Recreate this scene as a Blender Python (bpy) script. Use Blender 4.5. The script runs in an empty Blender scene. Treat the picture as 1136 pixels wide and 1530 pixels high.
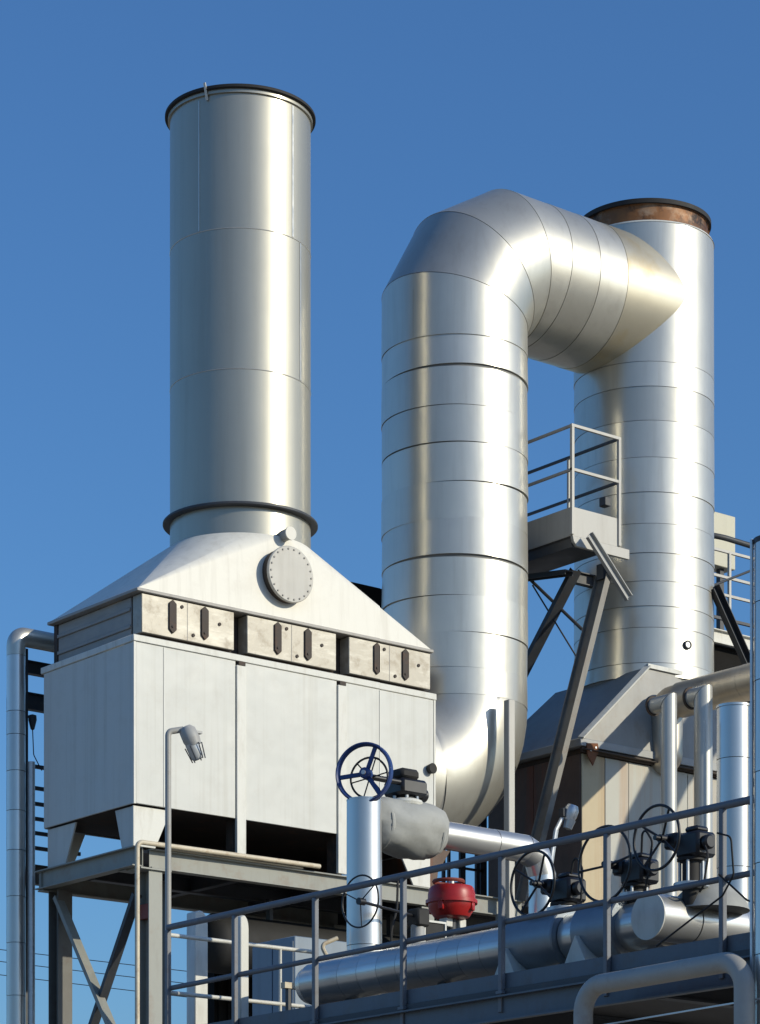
import bpy, bmesh, math, random
from mathutils import Vector as V, Matrix
random.seed(7)
R_ = math.radians
scene = bpy.context.scene
col = scene.collection

# ------------------------------------------------------------------ camera
# world axes follow the plant: X along the long face of the first unit, Y along its short face
cam_d = bpy.data.cameras.new('camera'); cam = bpy.data.objects.new('camera', cam_d); col.objects.link(cam)
cam_d.sensor_fit = 'HORIZONTAL'; cam_d.sensor_width = 36.0; cam_d.lens = 132.0
cam_d.shift_y = 1.131; cam_d.clip_end = 6000
cam.location = (-22.31, -33.388, 1.7); cam.rotation_euler = (R_(90), 0, R_(-38.8))
scene.camera = cam

# ------------------------------------------------------------------ light
SUN_EL = R_(22); SUN_DIR = V((0.472*math.cos(SUN_EL), -0.881*math.cos(SUN_EL), math.sin(SUN_EL))).normalized()
w = bpy.data.worlds.new('World'); scene.world = w; w.use_nodes = True
nt = w.node_tree; bg = nt.nodes['Background']
sky = nt.nodes.new('ShaderNodeTexSky'); sky.sky_type = 'NISHITA'; sky.sun_disc = False
sky.sun_elevation = SUN_EL; sky.sun_rotation = math.atan2(SUN_DIR.x, SUN_DIR.y)
sky.air_density = 1.3; sky.dust_density = 1.0; sky.ozone_density = 10.0; sky.altitude = 0
nt.links.new(sky.outputs[0], bg.inputs[0]); bg.inputs[1].default_value = 0.14
sd = bpy.data.lights.new('sun', 'SUN'); sun = bpy.data.objects.new('sun', sd); col.objects.link(sun)
sd.energy = 3.3; sd.angle = R_(0.53); sd.color = (1.0, 0.925, 0.74)
sun.rotation_euler = SUN_DIR.to_track_quat('Z', 'Y').to_euler(); sun.location = (40, -60, 40)
scene.view_settings.view_transform = 'Standard'; scene.view_settings.look = 'None'
scene.view_settings.exposure = 0.0; scene.view_settings.gamma = 1.0
scene.render.engine = 'CYCLES'
scene.cycles.max_bounces = 8; scene.cycles.caustics_reflective = False; scene.cycles.caustics_refractive = False
scene.cycles.sample_clamp_indirect = 6.0

# ------------------------------------------------------------------ materials
def mat(name, colr, rough=0.5, metal=0.0, var=0.12, vscale=3.0, streak=None, samt=0.0, sscale=(7, 7, 0.35),
        bump=0.0, bscale=25.0, rvar=0.08, orand=0.06, spots=None, spamt=0.0, spscale=4.0, aniso=0.0, dents=0.0, spec=0.5, lobe2=None):
    m = bpy.data.materials.new(name); m.use_nodes = True
    t = m.node_tree; N = t.nodes.new; L = t.links.new
    p = t.nodes['Principled BSDF']
    tc = N('ShaderNodeTexCoord'); oi = N('ShaderNodeObjectInfo')
    off = N('ShaderNodeVectorMath'); off.operation = 'MULTIPLY_ADD'
    L(oi.outputs['Random'], off.inputs[0]); off.inputs[1].default_value = (37, 11, 23); L(tc.outputs['Object'], off.inputs[2])
    n1 = N('ShaderNodeTexNoise'); n1.inputs['Scale'].default_value = vscale; n1.inputs['Detail'].default_value = 6; n1.inputs['Roughness'].default_value = .6
    L(off.outputs[0], n1.inputs['Vector'])
    # value factor: noise + per-object random
    mr = N('ShaderNodeMapRange'); mr.inputs[1].default_value = .3; mr.inputs[2].default_value = .7
    mr.inputs[3].default_value = 1-var; mr.inputs[4].default_value = 1+var*.6; L(n1.outputs[0], mr.inputs[0])
    mo = N('ShaderNodeMapRange'); mo.inputs[3].default_value = 1-orand; mo.inputs[4].default_value = 1+orand*.7; L(oi.outputs['Random'], mo.inputs[0])
    mul = N('ShaderNodeMath'); mul.operation = 'MULTIPLY'; L(mr.outputs[0], mul.inputs[0]); L(mo.outputs[0], mul.inputs[1])
    sc = N('ShaderNodeVectorMath'); sc.operation = 'SCALE'; sc.inputs[0].default_value = colr; L(mul.outputs[0], sc.inputs['Scale'])
    out = sc.outputs[0]
    def mixin(out, colour, fac_socket, amt):
        a = N('ShaderNodeMath'); a.operation = 'MULTIPLY'; L(fac_socket, a.inputs[0]); a.inputs[1].default_value = amt
        mx = N('ShaderNodeMix'); mx.data_type = 'RGBA'; L(a.outputs[0], mx.inputs[0]); L(out, mx.inputs[6]); mx.inputs[7].default_value = (*colour, 1)
        return mx.outputs[2]
    if streak:
        mp = N('ShaderNodeMapping'); mp.inputs['Scale'].default_value = sscale; L(off.outputs[0], mp.inputs[0])
        n2 = N('ShaderNodeTexNoise'); n2.inputs['Scale'].default_value = 1; n2.inputs['Detail'].default_value = 5; n2.inputs['Roughness'].default_value = .65; L(mp.outputs[0], n2.inputs['Vector'])
        r2 = N('ShaderNodeMapRange'); r2.inputs[1].default_value = .5; r2.inputs[2].default_value = .78; L(n2.outputs[0], r2.inputs[0])
        out = mixin(out, streak, r2.outputs[0], samt)
    if spots:
        n3 = N('ShaderNodeTexNoise'); n3.inputs['Scale'].default_value = spscale; n3.inputs['Detail'].default_value = 8; n3.inputs['Roughness'].default_value = .7; L(off.outputs[0], n3.inputs['Vector'])
        r3 = N('ShaderNodeMapRange'); r3.inputs[1].default_value = .52; r3.inputs[2].default_value = .64; L(n3.outputs[0], r3.inputs[0])
        out = mixin(out, spots, r3.outputs[0], spamt)
    L(out, p.inputs['Base Color'])
    rr = N('ShaderNodeMapRange'); rr.inputs[1].default_value = .25; rr.inputs[2].default_value = .75
    rr.inputs[3].default_value = max(.03, rough-rvar); rr.inputs[4].default_value = min(1, rough+rvar); L(n1.outputs[0], rr.inputs[0])
    L(rr.outputs[0], p.inputs['Roughness'])
    p.inputs['Metallic'].default_value = metal
    p.inputs['Specular IOR Level'].default_value = spec
    if aniso: p.inputs['Anisotropic'].default_value = aniso
    nrm = None
    if dents:
        nd = N('ShaderNodeTexNoise'); nd.inputs['Scale'].default_value = 1.6; nd.inputs['Detail'].default_value = 2; L(off.outputs[0], nd.inputs['Vector'])
        b0 = N('ShaderNodeBump'); b0.inputs['Strength'].default_value = dents; b0.inputs['Distance'].default_value = .05; L(nd.outputs[0], b0.inputs['Height']); nrm = b0.outputs[0]
    if bump:
        nb = N('ShaderNodeTexNoise'); nb.inputs['Scale'].default_value = bscale; nb.inputs['Detail'].default_value = 4; L(off.outputs[0], nb.inputs['Vector'])
        b1 = N('ShaderNodeBump'); b1.inputs['Strength'].default_value = bump; b1.inputs['Distance'].default_value = .01; L(nb.outputs[0], b1.inputs['Height'])
        if nrm: L(nrm, b1.inputs['Normal'])
        nrm = b1.outputs[0]
    if nrm: L(nrm, p.inputs['Normal'])
    if lobe2:                                   # oxide film: a second, wider metal lobe
        p2 = N('ShaderNodeBsdfPrincipled'); L(out, p2.inputs['Base Color']); p2.inputs['Metallic'].default_value = metal
        p2.inputs['Roughness'].default_value = lobe2[0]; p2.inputs['Specular IOR Level'].default_value = spec
        if nrm: L(nrm, p2.inputs['Normal'])
        ms = N('ShaderNodeMixShader'); ms.inputs[0].default_value = lobe2[1]; L(p.outputs[0], ms.inputs[1]); L(p2.outputs[0], ms.inputs[2])
        L(ms.outputs[0], t.nodes['Material Output'].inputs['Surface'])
    return m

ALU = mat('aluminium_cladding', (.60, .575, .50), .25, .72, var=.05, vscale=1.1, rvar=.025, orand=.10, dents=.13, streak=(.42, .39, .33), samt=.45, sscale=(6, 6, .4), lobe2=(.5, .55))
ALU_TAN = mat('heat_stained_cladding', (.60, .545, .42), .26, .72, var=.06, vscale=1.2, rvar=.02, streak=(.52, .38, .16), samt=.85, sscale=(1.1, 1.1, .9), dents=.06, lobe2=(.5, .55))
STEEL = mat('brushed_stainless', (.46, .435, .36), .25, .74, var=.03, vscale=.8, rvar=.015, orand=.05, dents=.06, streak=(.36, .335, .27), samt=.5, sscale=(5, 5, .18), lobe2=(.54, .65))
WELD = mat('bright_weld_seam', (.66, .64, .57), .34, .6, var=.1, vscale=6)
PIPE = mat('bright_pipe_cladding', (.64, .63, .60), .22, .8, var=.04, vscale=1.5, rvar=.02, orand=.08, dents=.09, lobe2=(.45, .4))
SEAL = mat('seam_sealant', (.22, .215, .20), .7)
WHITE = mat('white_paint_sheet', (.60, .60, .555), .5, 0, var=.03, vscale=1.0, streak=(.36, .335, .27), samt=.45, sscale=(7, 7, .14), spots=(.32, .27, .2), spamt=.08, spscale=3, bump=.05, bscale=9, dents=.45)
TRIMW = mat('white_trim', (.66, .65, .59), .5, 0, var=.08, streak=(.36, .33, .26), samt=.5, sscale=(8, 8, 2), bump=.05)
HOOD = mat('cream_hood_paint', (.76, .73, .645), .5, 0, var=.05, vscale=1.2, streak=(.46, .42, .34), samt=.4, sscale=(6, 6, .25), spots=(.40, .33, .25), spamt=.10, spscale=1.4, dents=.3, spec=.3)
GREYP = mat('grey_plate', (.40, .40, .385), .55, 0, var=.1, streak=(.25, .24, .22), samt=.5, sscale=(3, 3, .5), spots=(.28, .22, .16), spamt=.2)
BRONZE = mat('weathered_vent_metal', (.40, .37, .31), .5, .2, var=.2, vscale=5, streak=(.62, .60, .53), samt=.7, sscale=(1.6, 6, 7), spots=(.22, .17, .11), spamt=.45, spscale=5, bump=.1)
BRONZE2 = mat('weathered_vent_side', (.36, .34, .31), .6, .1, var=.15, streak=(.24, .22, .19), samt=.6, sscale=(6, 1, 8), bump=.1)
DARKB = mat('dark_rusty_steel', (.06, .045, .035), .75, 0, var=.3, vscale=8, spots=(.14, .07, .04), spamt=.5)
BEAM = mat('grey_green_steel_paint', (.30, .305, .27), .55, 0, var=.12, streak=(.17, .15, .12), samt=.5, sscale=(4, 4, .8), spots=(.22, .13, .08), spamt=.3, spscale=3, bump=.05)
DKSTEEL = mat('dark_painted_steel', (.045, .05, .058), .55, 0, var=.2, spots=(.08, .06, .05), spamt=.4)
RAILG = mat('grey_rail_paint', (.15, .16, .18), .5, 0, var=.15, spots=(.10, .08, .07), spamt=.4, spscale=12, bump=.05)
GALV = mat('galvanised_steel', (.62, .63, .63), .45, .7, var=.14, vscale=14, rvar=.1, spots=(.45, .45, .44), spamt=.5, spscale=18)
LANDP = mat('landing_grey_paint', (.50, .48, .43), .5, 0, var=.08, streak=(.30, .27, .22), samt=.45, sscale=(7, 7, .6), bump=.04)
OCHRE = mat('rust_streaked_wall_sheet', (.46, .45, .39), .5, 0, var=.05, vscale=.6, streak=(.42, .20, .06), samt=.9, sscale=(2.2, 2.2, .05), spots=(.38, .30, .2), spamt=.2, spscale=.9, bump=.05, dents=.3)
RUST = mat('rust', (.22, .085, .035), .85, 0, var=.35, vscale=6, spots=(.09, .04, .025), spamt=.7, spscale=3, bump=.3, bscale=18)
RUSTW = mat('rust_stained_wall', (.16, .11, .085), .8, 0, var=.3, vscale=2, streak=(.30, .07, .02), samt=.8, sscale=(2.5, 2.5, .2), bump=.15)
COPPER = mat('heat_browned_flange', (.27, .115, .04), .6, .3, var=.35, vscale=3, spots=(.02, .012, .01), spamt=.97, spscale=2.2, rvar=.15, streak=(.55, .45, .33), samt=.7, sscale=(2.2, 2.2, 2.5))
BLACK = mat('black_enamel', (.012, .012, .014), .4, 0, var=.2, rvar=.1)
BLACKM = mat('matt_black', (.02, .019, .018), .75, 0, var=.3)
BLUE = mat('blue_enamel', (.025, .055, .19), .38, 0, var=.2, spots=(.05, .06, .10), spamt=.4, spscale=14)
RED = mat('red_enamel', (.40, .014, .013), .38, 0, var=.14, spots=(.22, .01, .011), spamt=.5, spscale=5)
JACKET = mat('grey_insulation_cloth', (.40, .40, .37), .8, 0, var=.1, vscale=5, streak=(.2, .2, .19), samt=.5, sscale=(3, 3, 3), bump=.25, bscale=14)
CREAM = mat('cream_conduit_paint', (.62, .54, .40), .55, 0, var=.15, spots=(.38, .25, .14), spamt=.5, spscale=9)
GREYPIPE = mat('warm_grey_pipe_paint', (.38, .37, .34), .5, 0, var=.12, spots=(.26, .22, .18), spamt=.4, spscale=6)
GIRDER = mat('slate_girder_paint', (.10, .125, .155), .5, 0, var=.12, streak=(.07, .075, .08), samt=.5, sscale=(4, 4, .6), spots=(.10, .07, .05), spamt=.3)
CABIN = mat('blue_grey_cabinet', (.20, .25, .30), .5, 0, var=.08, streak=(.13, .15, .17), samt=.4)
BEIGE = mat('beige_enamel', (.56, .53, .40), .5, 0, var=.07, streak=(.40, .37, .27), samt=.4)
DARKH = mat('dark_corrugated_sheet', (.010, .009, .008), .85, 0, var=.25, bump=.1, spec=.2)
SLATE = mat('slate_jacket_sheet', (.26, .29, .32), .4, .55, var=.12, vscale=3, streak=(.17, .18, .19), samt=.5, dents=.1)
STRUT = mat('brown_grey_strut_paint', (.19, .175, .15), .5, 0, var=.15, streak=(.10, .08, .06), samt=.5, spots=(.14, .08, .05), spamt=.4)
BEAMD = mat('dark_column_paint', (.13, .125, .11), .55, 0, var=.15, spots=(.09, .06, .045), spamt=.4)
HOOD2 = mat('grey_hood_plate', (.29, .285, .265), .5, .1, var=.1, streak=(.19, .175, .15), samt=.5, sscale=(3, 3, .5), spots=(.22, .16, .11), spamt=.25, dents=.2)
OCHRE2 = mat('ochre_wall_sheet', (.50, .41, .26), .55, 0, var=.08, vscale=1.0, streak=(.38, .19, .07), samt=.8, sscale=(2.2, 2.2, .06), spots=(.36, .26, .15), spamt=.25, spscale=1.2, dents=.3)
RISER = mat('pale_riser_paint', (.50, .50, .47), .38, .35, var=.06, streak=(.34, .32, .28), samt=.45, sscale=(8, 8, .3), rvar=.04)
BLADE = mat('dull_brown_cladding', (.60, .54, .45), .45, .9, var=.12, streak=(.38, .29, .19), samt=.5, sscale=(3, 3, 1), dents=.2)
LAMPG = mat('lamp_glass', (.55, .56, .55), .15, .2, var=.2)
GROUND = mat('gravel_yard', (.36, .315, .25), .95, 0, var=.2, vscale=.25, spots=(.28, .25, .21), spamt=.6, spscale=.08, bump=.4, bscale=30, orand=0)
DECKM = mat('deck_plate', (.05, .05, .052), .7, 0, var=.2, spots=(.05, .035, .03), spamt=.4)
REDBR = mat('red_brown_primer', (.22, .05, .035), .6, 0, var=.2)
WIREM = mat('cable_sheath', (.03, .035, .045), .6, 0)

# ------------------------------------------------------------------ mesh builder
def perp(d):
    d = V(d).normalized(); a = V((0, 0, 1)) if abs(d.z) < .9 else V((1, 0, 0))
    u = a.cross(d).normalized(); return u, d.cross(u).normalized()

def rounded(path, rad, n=7):
    """replace inner corners of a polyline by arcs"""
    P = [V(p) for p in path]; out = [P[0]]
    for i in range(1, len(P)-1):
        a = (P[i-1]-P[i]); b = (P[i+1]-P[i]); r = min(rad, a.length*.49, b.length*.49)
        a.normalize(); b.normalize(); ang = a.angle(b)
        if ang > 3.1: out.append(P[i]); continue
        tl = min(r/math.tan(ang/2), (P[i-1]-P[i]).length*.49, (P[i+1]-P[i]).length*.49); r = tl*math.tan(ang/2)
        c = P[i]+(a+b).normalized()*(r/math.sin(ang/2)); s0 = P[i]+a*tl-c; s1 = P[i]+b*tl-c
        for k in range(n+1):
            out.append(c+s0.slerp(s1, k/n) if False else c+(s0.normalized().slerp(s1.normalized(), k/n))*r)
    out.append(P[-1]); return out

class MB:
    def __init__(s): s.v = []; s.f = []
    def add(s, vs, fs):
        o = len(s.v); s.v += [V(x) for x in vs]; s.f += [tuple(i+o for i in f) for f in fs]; return s
    def box(s, a, b):
        x0, y0, z0 = a; x1, y1, z1 = b
        return s.add([(x0,y0,z0),(x1,y0,z0),(x1,y1,z0),(x0,y1,z0),(x0,y0,z1),(x1,y0,z1),(x1,y1,z1),(x0,y1,z1)],
                     [(0,3,2,1),(4,5,6,7),(0,1,5,4),(1,2,6,5),(2,3,7,6),(3,0,4,7)])
    def cyl(s, p0, p1, r0, r1=None, n=24, caps=True):
        r1 = r0 if r1 is None else r1; p0 = V(p0); p1 = V(p1); u, w_ = perp(p1-p0)
        vs = []
        for p, r in ((p0, r0), (p1, r1)):
            for k in range(n):
                a = 2*math.pi*k/n; vs.append(p+u*(r*math.cos(a))+w_*(r*math.sin(a)))
        fs = [(k, (k+1) % n, n+(k+1) % n, n+k) for k in range(n)]
        if caps: fs += [tuple(range(n-1, -1, -1)), tuple(range(n, 2*n))]
        return s.add(vs, fs)
    def lathe(s, c, prof, n=64, axis=(0, 0, 1), closed=False):
        c = V(c); ax = V(axis).normalized(); u, w_ = perp(ax); vs = []; fs = []
        for r, h in prof:
            for k in range(n):
                a = 2*math.pi*k/n; vs.append(c+ax*h+u*(r*math.cos(a))+w_*(r*math.sin(a)))
        m = len(prof)
        for i in range(m if closed else m-1):
            j = (i+1) % m
            fs += [(i*n+k, i*n+(k+1) % n, j*n+(k+1) % n, j*n+k) for k in range(n)]
        if not closed:
            if prof[0][0] > 1e-4: fs.append(tuple(range(n-1, -1, -1)))
            if prof[-1][0] > 1e-4: fs.append(tuple(range((m-1)*n, m*n)))
        return s.add(vs, fs)
    def tube(s, path, r, n=12, caps=True):
        P = [V(p) for p in path]; T = []
        for i in range(len(P)):
            a = P[max(0, i-1)]; b = P[min(len(P)-1, i+1)]; T.append((b-a).normalized())
        u, w_ = perp(T[0]); vs = []
        for i, p in enumerate(P):
            if i:
                q = T[i-1].rotation_difference(T[i]); u = q @ u; w_ = q @ w_
            for k in range(n):
                a = 2*math.pi*k/n; vs.append(p+u*(r*math.cos(a))+w_*(r*math.sin(a)))
        fs = []
        for i in range(len(P)-1):
            fs += [(i*n+k, i*n+(k+1) % n, (i+1)*n+(k+1) % n, (i+1)*n+k) for k in range(n)]
        if caps: fs += [tuple(range(n-1, -1, -1)), tuple(range((len(P)-1)*n, len(P)*n))]
        return s.add(vs, fs)
    def sect(s, p0, p1, prof, up=(0, 0, 1)):
        """sweep a 2-D outline (side, up) from p0 to p1"""
        p0 = V(p0); p1 = V(p1); t = (p1-p0).normalized(); up = V((0, 1, 0)) if abs(t.dot(V(up).normalized())) > .99 else V(up); side = t.cross(up).normalized(); upv = side.cross(t)
        n = len(prof); vs = [p+side*a+upv*b for p in (p0, p1) for a, b in prof]
        return s.add(vs, [(k, (k+1) % n, n+(k+1) % n, n+k) for k in range(n)]+[tuple(range(n-1, -1, -1)), tuple(range(n, 2*n))])
    def prism(s, poly, vec):
        vec = V(vec); n = len(poly); vs = [V(p) for p in poly]+[V(p)+vec for p in poly]
        return s.add(vs, [(k, (k+1) % n, n+(k+1) % n, n+k) for k in range(n)]+[tuple(range(n-1, -1, -1)), tuple(range(n, 2*n))])
    def mitre(s, p0, p1, r, n0=None, n1=None, n=96, t=.0, caps=False, flare=0.0):
        """pipe piece whose ends are cut by planes with normals n0, n1"""
        p0 = V(p0); p1 = V(p1); d = (p1-p0).normalized(); u, w_ = perp(d); vs = []
        n0 = d if n0 is None else V(n0); n1 = d if n1 is None else V(n1)
        for p, nn, rr in ((p0, n0, r+flare), (p1, n1, r)):
            for k in range(n):
                a = 2*math.pi*k/n; o = u*(rr*math.cos(a))+w_*(rr*math.sin(a)); q = p+o
                vs.append(q-d*((q-p).dot(nn)/d.dot(nn)))
        fs = [(k, (k+1) % n, n+(k+1) % n, n+k) for k in range(n)]
        if caps: fs += [tuple(range(n-1, -1, -1)), tuple(range(n, 2*n))]
        return s.add(vs, fs)
    def torus(s, c, axis, R, r, n=48, m=10, flat=None):
        c = V(c); ax = V(axis).normalized(); u, w_ = perp(ax); vs = []; fs = []
        for k in range(n):
            a = 2*math.pi*k/n; e = u*math.cos(a)+w_*math.sin(a)
            for j in range(m):
                b = 2*math.pi*j/m; vs.append(c+e*(R+r*math.cos(b))+ax*((flat or r)*math.sin(b)))
        for k in range(n):
            for j in range(m):
                fs.append((k*m+j, ((k+1) % n)*m+j, ((k+1) % n)*m+(j+1) % m, k*m+(j+1) % m))
        return s.add(vs, fs)
    def build(s, name, m, parent=None, bevel=0.0, ang=38, data=None):
        me = bpy.data.meshes.new(name)
        base = root_loc(parent) if parent else V((0, 0, 0))
        me.from_pydata([tuple(x-base) for x in s.v], [], s.f)
        bm = bmesh.new(); bm.from_mesh(me)
        bmesh.ops.recalc_face_normals(bm, faces=bm.faces)
        if bevel:
            es = [e for e in bm.edges if len(e.link_faces) == 2 and e.calc_face_angle(0) > R_(40)]
            bmesh.ops.bevel(bm, geom=es, offset=bevel, segments=1, affect='EDGES', clamp_overlap=True)
        bm.to_mesh(me); bm.free()
        for p in me.polygons: p.use_smooth = True
        me.set_sharp_from_angle(angle=R_(ang))
        me.materials.append(m)
        o = bpy.data.objects.new(name, me); col.objects.link(o)
        if parent: o.parent = parent
        return o

def root_loc(o):
    while o.parent: o = o.parent
    return o.location
def thing(name, label, cat, loc, group=None):
    o = bpy.data.objects.new(name, None); col.objects.link(o); o.location = loc; o.empty_display_size = .2
    o['label'] = label; o['category'] = cat
    if group: o['group'] = group
    return o
def tag(o, label, cat, group=None):
    o['label'] = label; o['category'] = cat
    if group: o['group'] = group
    return o

def Iprof(h, w_, tf=.018, tw=.012):
    a = w_/2; b = h/2; c = tw/2
    return [(-a,-b),(a,-b),(a,-b+tf),(c,-b+tf),(c,b-tf),(a,b-tf),(a,b),(-a,b),(-a,b-tf),(-c,b-tf),(-c,-b+tf),(-a,-b+tf)]
def Cprof(h, w_, t=.014):
    b = h/2
    return [(0,-b),(w_,-b),(w_,-b+t),(t,-b+t),(t,b-t),(w_,b-t),(w_,b),(0,b)]
def Lprof(a, b, t=.012): return [(0,0),(a,0),(a,t),(t,t),(t,b),(0,b)]
def Rprof(w_, h): return [(-w_/2,-h/2),(w_/2,-h/2),(w_/2,h/2),(-w_/2,h/2)]

# ================================================================== THE SETTING
g = MB(); g.add([(-3000,-3000,0),(3000,-3000,0),(3000,3000,0),(-3000,3000,0)], [(0,1,2,3)])
go = g.build('ground', GROUND); go['kind'] = 'structure'

# ================================================================== UNIT 1: white casing
u1 = thing('heater_casing', 'white sheet metal casing with cream hood under the free-standing chimney', 'casing', (0, 0, 9.3))
BX, BY, Z0, Z1 = 5.65, 2.47, 9.87, 12.29
MB().box((.03, .03, Z0+.012), (BX-.03, BY-.03, Z1-.03)).build('inner_frame', DARKB, u1)
for a, b in ((.035, 1.795), (1.972, 3.685), (3.858, BX-.035)):
    pn = MB(); pn.box((a, 0.0, Z0), (b, .029, Z1-.10)); p_ = pn.build('front_panel', WHITE, u1, bevel=.006)
# faint standing seams of the front sheets
for x in (.52, 4.52):
    MB().box((x-.009, -.008, Z0+.01), (x+.009, -.0005, Z1-.11)).build('standing_seam', WHITE, u1)
sp = MB(); sp.box((0.0, .04, Z0), (.028, BY-.04, Z1-.10)); sp.build('side_panel', WHITE, u1, bevel=.006)
MB().box((BX-.028, .04, Z0), (BX, BY-.04, Z1-.1)).build('side_panel', WHITE, u1)
MB().box((.04, BY-.028, Z0), (BX-.04, BY, Z1-.1)).build('back_panel', WHITE, u1)
MB().box((-.004, -.004, Z0-.004), (.033, .038, Z1-.1)).build('corner_strip', TRIMW, u1)
MB().box((BX-.033, -.006, Z0-.004), (BX+.004, .038, Z1-.1)).build('corner_strip', TRIMW, u1)
# top rail of the casing
MB().box((-.018, -.018, Z1-.098), (BX+.018, .035, Z1)).build('top_rail', TRIMW, u1, bevel=.008)
MB().box((-.02, .0365, Z1-.098), (.035, BY+.018, Z1-.001)).build('top_rail', TRIMW, u1, bevel=.008)
MB().box((BX-.035, .0365, Z1-.098), (BX+.02, BY+.018, Z1-.001)).build('top_rail', TRIMW, u1, bevel=.008)
MB().box((.05, .05, Z1-.06), (BX-.05, BY-.05, Z1-.012)).build('top_plate', GREYP, u1)
# posts that run down to the beam
for a, b in ((1.800, 1.968), (3.690, 3.855)):
    MB().box((a, -.03, 9.27), (b, .026, Z1-.16)).build('post', TRIMW, u1, bevel=.006)
    MB().box((a+.02, .1, 9.27), (b-.02, .28, Z0+.01)).build('post_web', DARKB, u1)
    MB().box((a+.03, -.036, Z1-.158), (b-.02, .01, Z1-.1)).build('post_cap', DARKB, u1)
# trapezoid feet
def foot(poly, vec, m): MB().prism(poly, vec).build('foot_gusset', m, u1, bevel=.004)
foot([(.03, .06, 9.85), (.68, .06, 9.85), (.41, .06, 9.27), (.03, .06, 9.27)], (0, .03, 0), TRIMW)
foot([(.05, .10, 9.85), (.05, .57, 9.85), (.05, .39, 9.27), (.05, .10, 9.27)], (.03, 0, 0), WHITE)
foot([(.05, 1.62, 9.85), (.05, 2.40, 9.85), (.05, 2.40, 9.27), (.05, 1.90, 9.27)], (.03, 0, 0), WHITE)
foot([(4.93, .06, 9.85), (5.60, .06, 9.85), (5.60, .06, 9.27), (5.26, .06, 9.27)], (0, .03, 0), TRIMW)
foot([(.10, 2.37, 9.85), (.70, 2.37, 9.85), (.45, 2.37, 9.27), (.10, 2.37, 9.27)], (0, .03, 0), WHITE)
foot([(4.93, 2.37, 9.85), (5.58, 2.37, 9.85), (5.58, 2.37, 9.27), (5.2, 2.37, 9.27)], (0, .03, 0), WHITE)
MB().cyl((5.53, -.1, 11.10), (5.53, .0, 11.10), .085, .07, 14).build('inspection_knob', BLACKM, u1, bevel=.01)
# vent band
MB().box((.20, .30, Z1-.005), (5.57, 2.32, 12.97)).build('band_core', DARKB, u1)
for (a, b), slots in (((.174, 1.812), (.704, 1.274)), ((2.049, 3.721), (2.606, 3.172)), ((3.967, 5.603), (4.504, 5.089))):
    vb = MB().box((a, .06, 12.36), (b, .295, 12.925)).build('vent_box', BRONZE, u1, bevel=.01)
    for i, x in enumerate(slots):
        MB().prism([(x-.065, .06, 12.48), (x, .06, 12.42), (x+.065, .06, 12.48), (x+.065, .06, 12.86), (x, .06, 12.912), (x-.065, .06, 12.86)], (0, -.028, 0)).build('slot_cover', DARKB, vb, bevel=.006)
        MB().cyl((x-.01, .04, 12.52), (x-.01, .018, 12.52), .018, n=8).build('bolt', DARKB, vb)
    xm = (slots[0]+slots[1])/2
    for x, z in ((slots[0]+.17, 12.84), (slots[1]-.2, 12.46), (slots[1]+.27, 12.70)):
        MB().cyl((x, .062, z), (x, .045, z), .026, n=10).build('bolt', DARKB, vb)
    MB().box((xm-.02, .056, 12.37), (xm-.012, .0595, 12.92)).build('sheet_joint', BRONZE2, vb)
# left side of the band
MB().box((.176, .34, 12.36), (.30, 2.30, 12.925)).build('band_side', BRONZE2, u1, bevel=.008)
for z in (12.47, 12.72): MB().box((.15, .34, z), (.1755, 2.30, z+.055)).build('band_rib', BRONZE2, u1, bevel=.008)
MB().box((.162, 2.302, 12.30), (.32, 2.40, 12.95)).build('band_end', DARKB, u1)
MB().box((.15, .30, Z1-.004), (.36, 2.36, 12.35)).build('band_sill', BRONZE2, u1)
MB().box((.20, .1, Z1-.003), (5.58, .29, 12.33)).build('band_sill', DARKB, u1)
# hood: square to round
def hood(x0, x1, y0, y1, zb, cx, cy, r, zt, m, parent, n=24):
    mb = MB(); C4 = [(x0,y0),(x1,y0),(x1,y1),(x0,y1)]; st = [180, 270, 0, 90]
    vs = [V((x, y, zb)) for x, y in C4]; fs = []
    for q in range(4):
        for k in range(n+1):
            a = R_(st[q]+90*k/n); vs.append(V((cx+r*math.cos(a), cy+r*math.sin(a), zt)))
    for q in range(4):
        o = 4+q*(n+1)
        fs += [(q, o+k+1, o+k) for k in range(n)]
        fs.append((q, (q+1) % 4, o+n))
    mb.add(vs, fs)
    ob = mb.build('hood', m, parent, ang=4); return ob
CX, CY, CR = 2.78, 1.24, 1.075
h1 = hood(.10, 5.61, .05, 2.42, 12.985, CX, CY, CR+.03, 14.23, HOOD, u1)
MB().box((.07, .02, 12.935), (5.64, 2.45, 12.983)).build('hood_lip', BRONZE2, u1, bevel=.008)
# manhole on the hood
mh = MB().cyl((2.75, .16, 13.62), (2.75, -.04, 13.62), .40, n=56).build('manhole', DARKB, u1)
MB().lathe((2.75, -.04, 13.62), [(.0, 0), (.415, 0), (.42, .012), (.42, .045), (.41, .055), (0, .055)], n=56, axis=(0, -1, 0)).build('cover', LANDP, mh)
for k in range(22):
    a = 2*math.pi*k/22
    x, z = 2.75+.375*math.cos(a), 13.62+.375*math.sin(a)
    MB().cyl((x, -.094, z), (x, -.110, z), .014, n=6).build('bolt', BRONZE2, mh)
stb = MB().cyl((2.785, .30, 14.25), (2.785, -.02, 14.25), .085, n=24).build('vent_stub', GREYP, u1)
MB().cyl((2.785, -.0205, 14.25), (2.785, -.045, 14.25), .10, n=24).build('cap', HOOD, stb)

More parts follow.
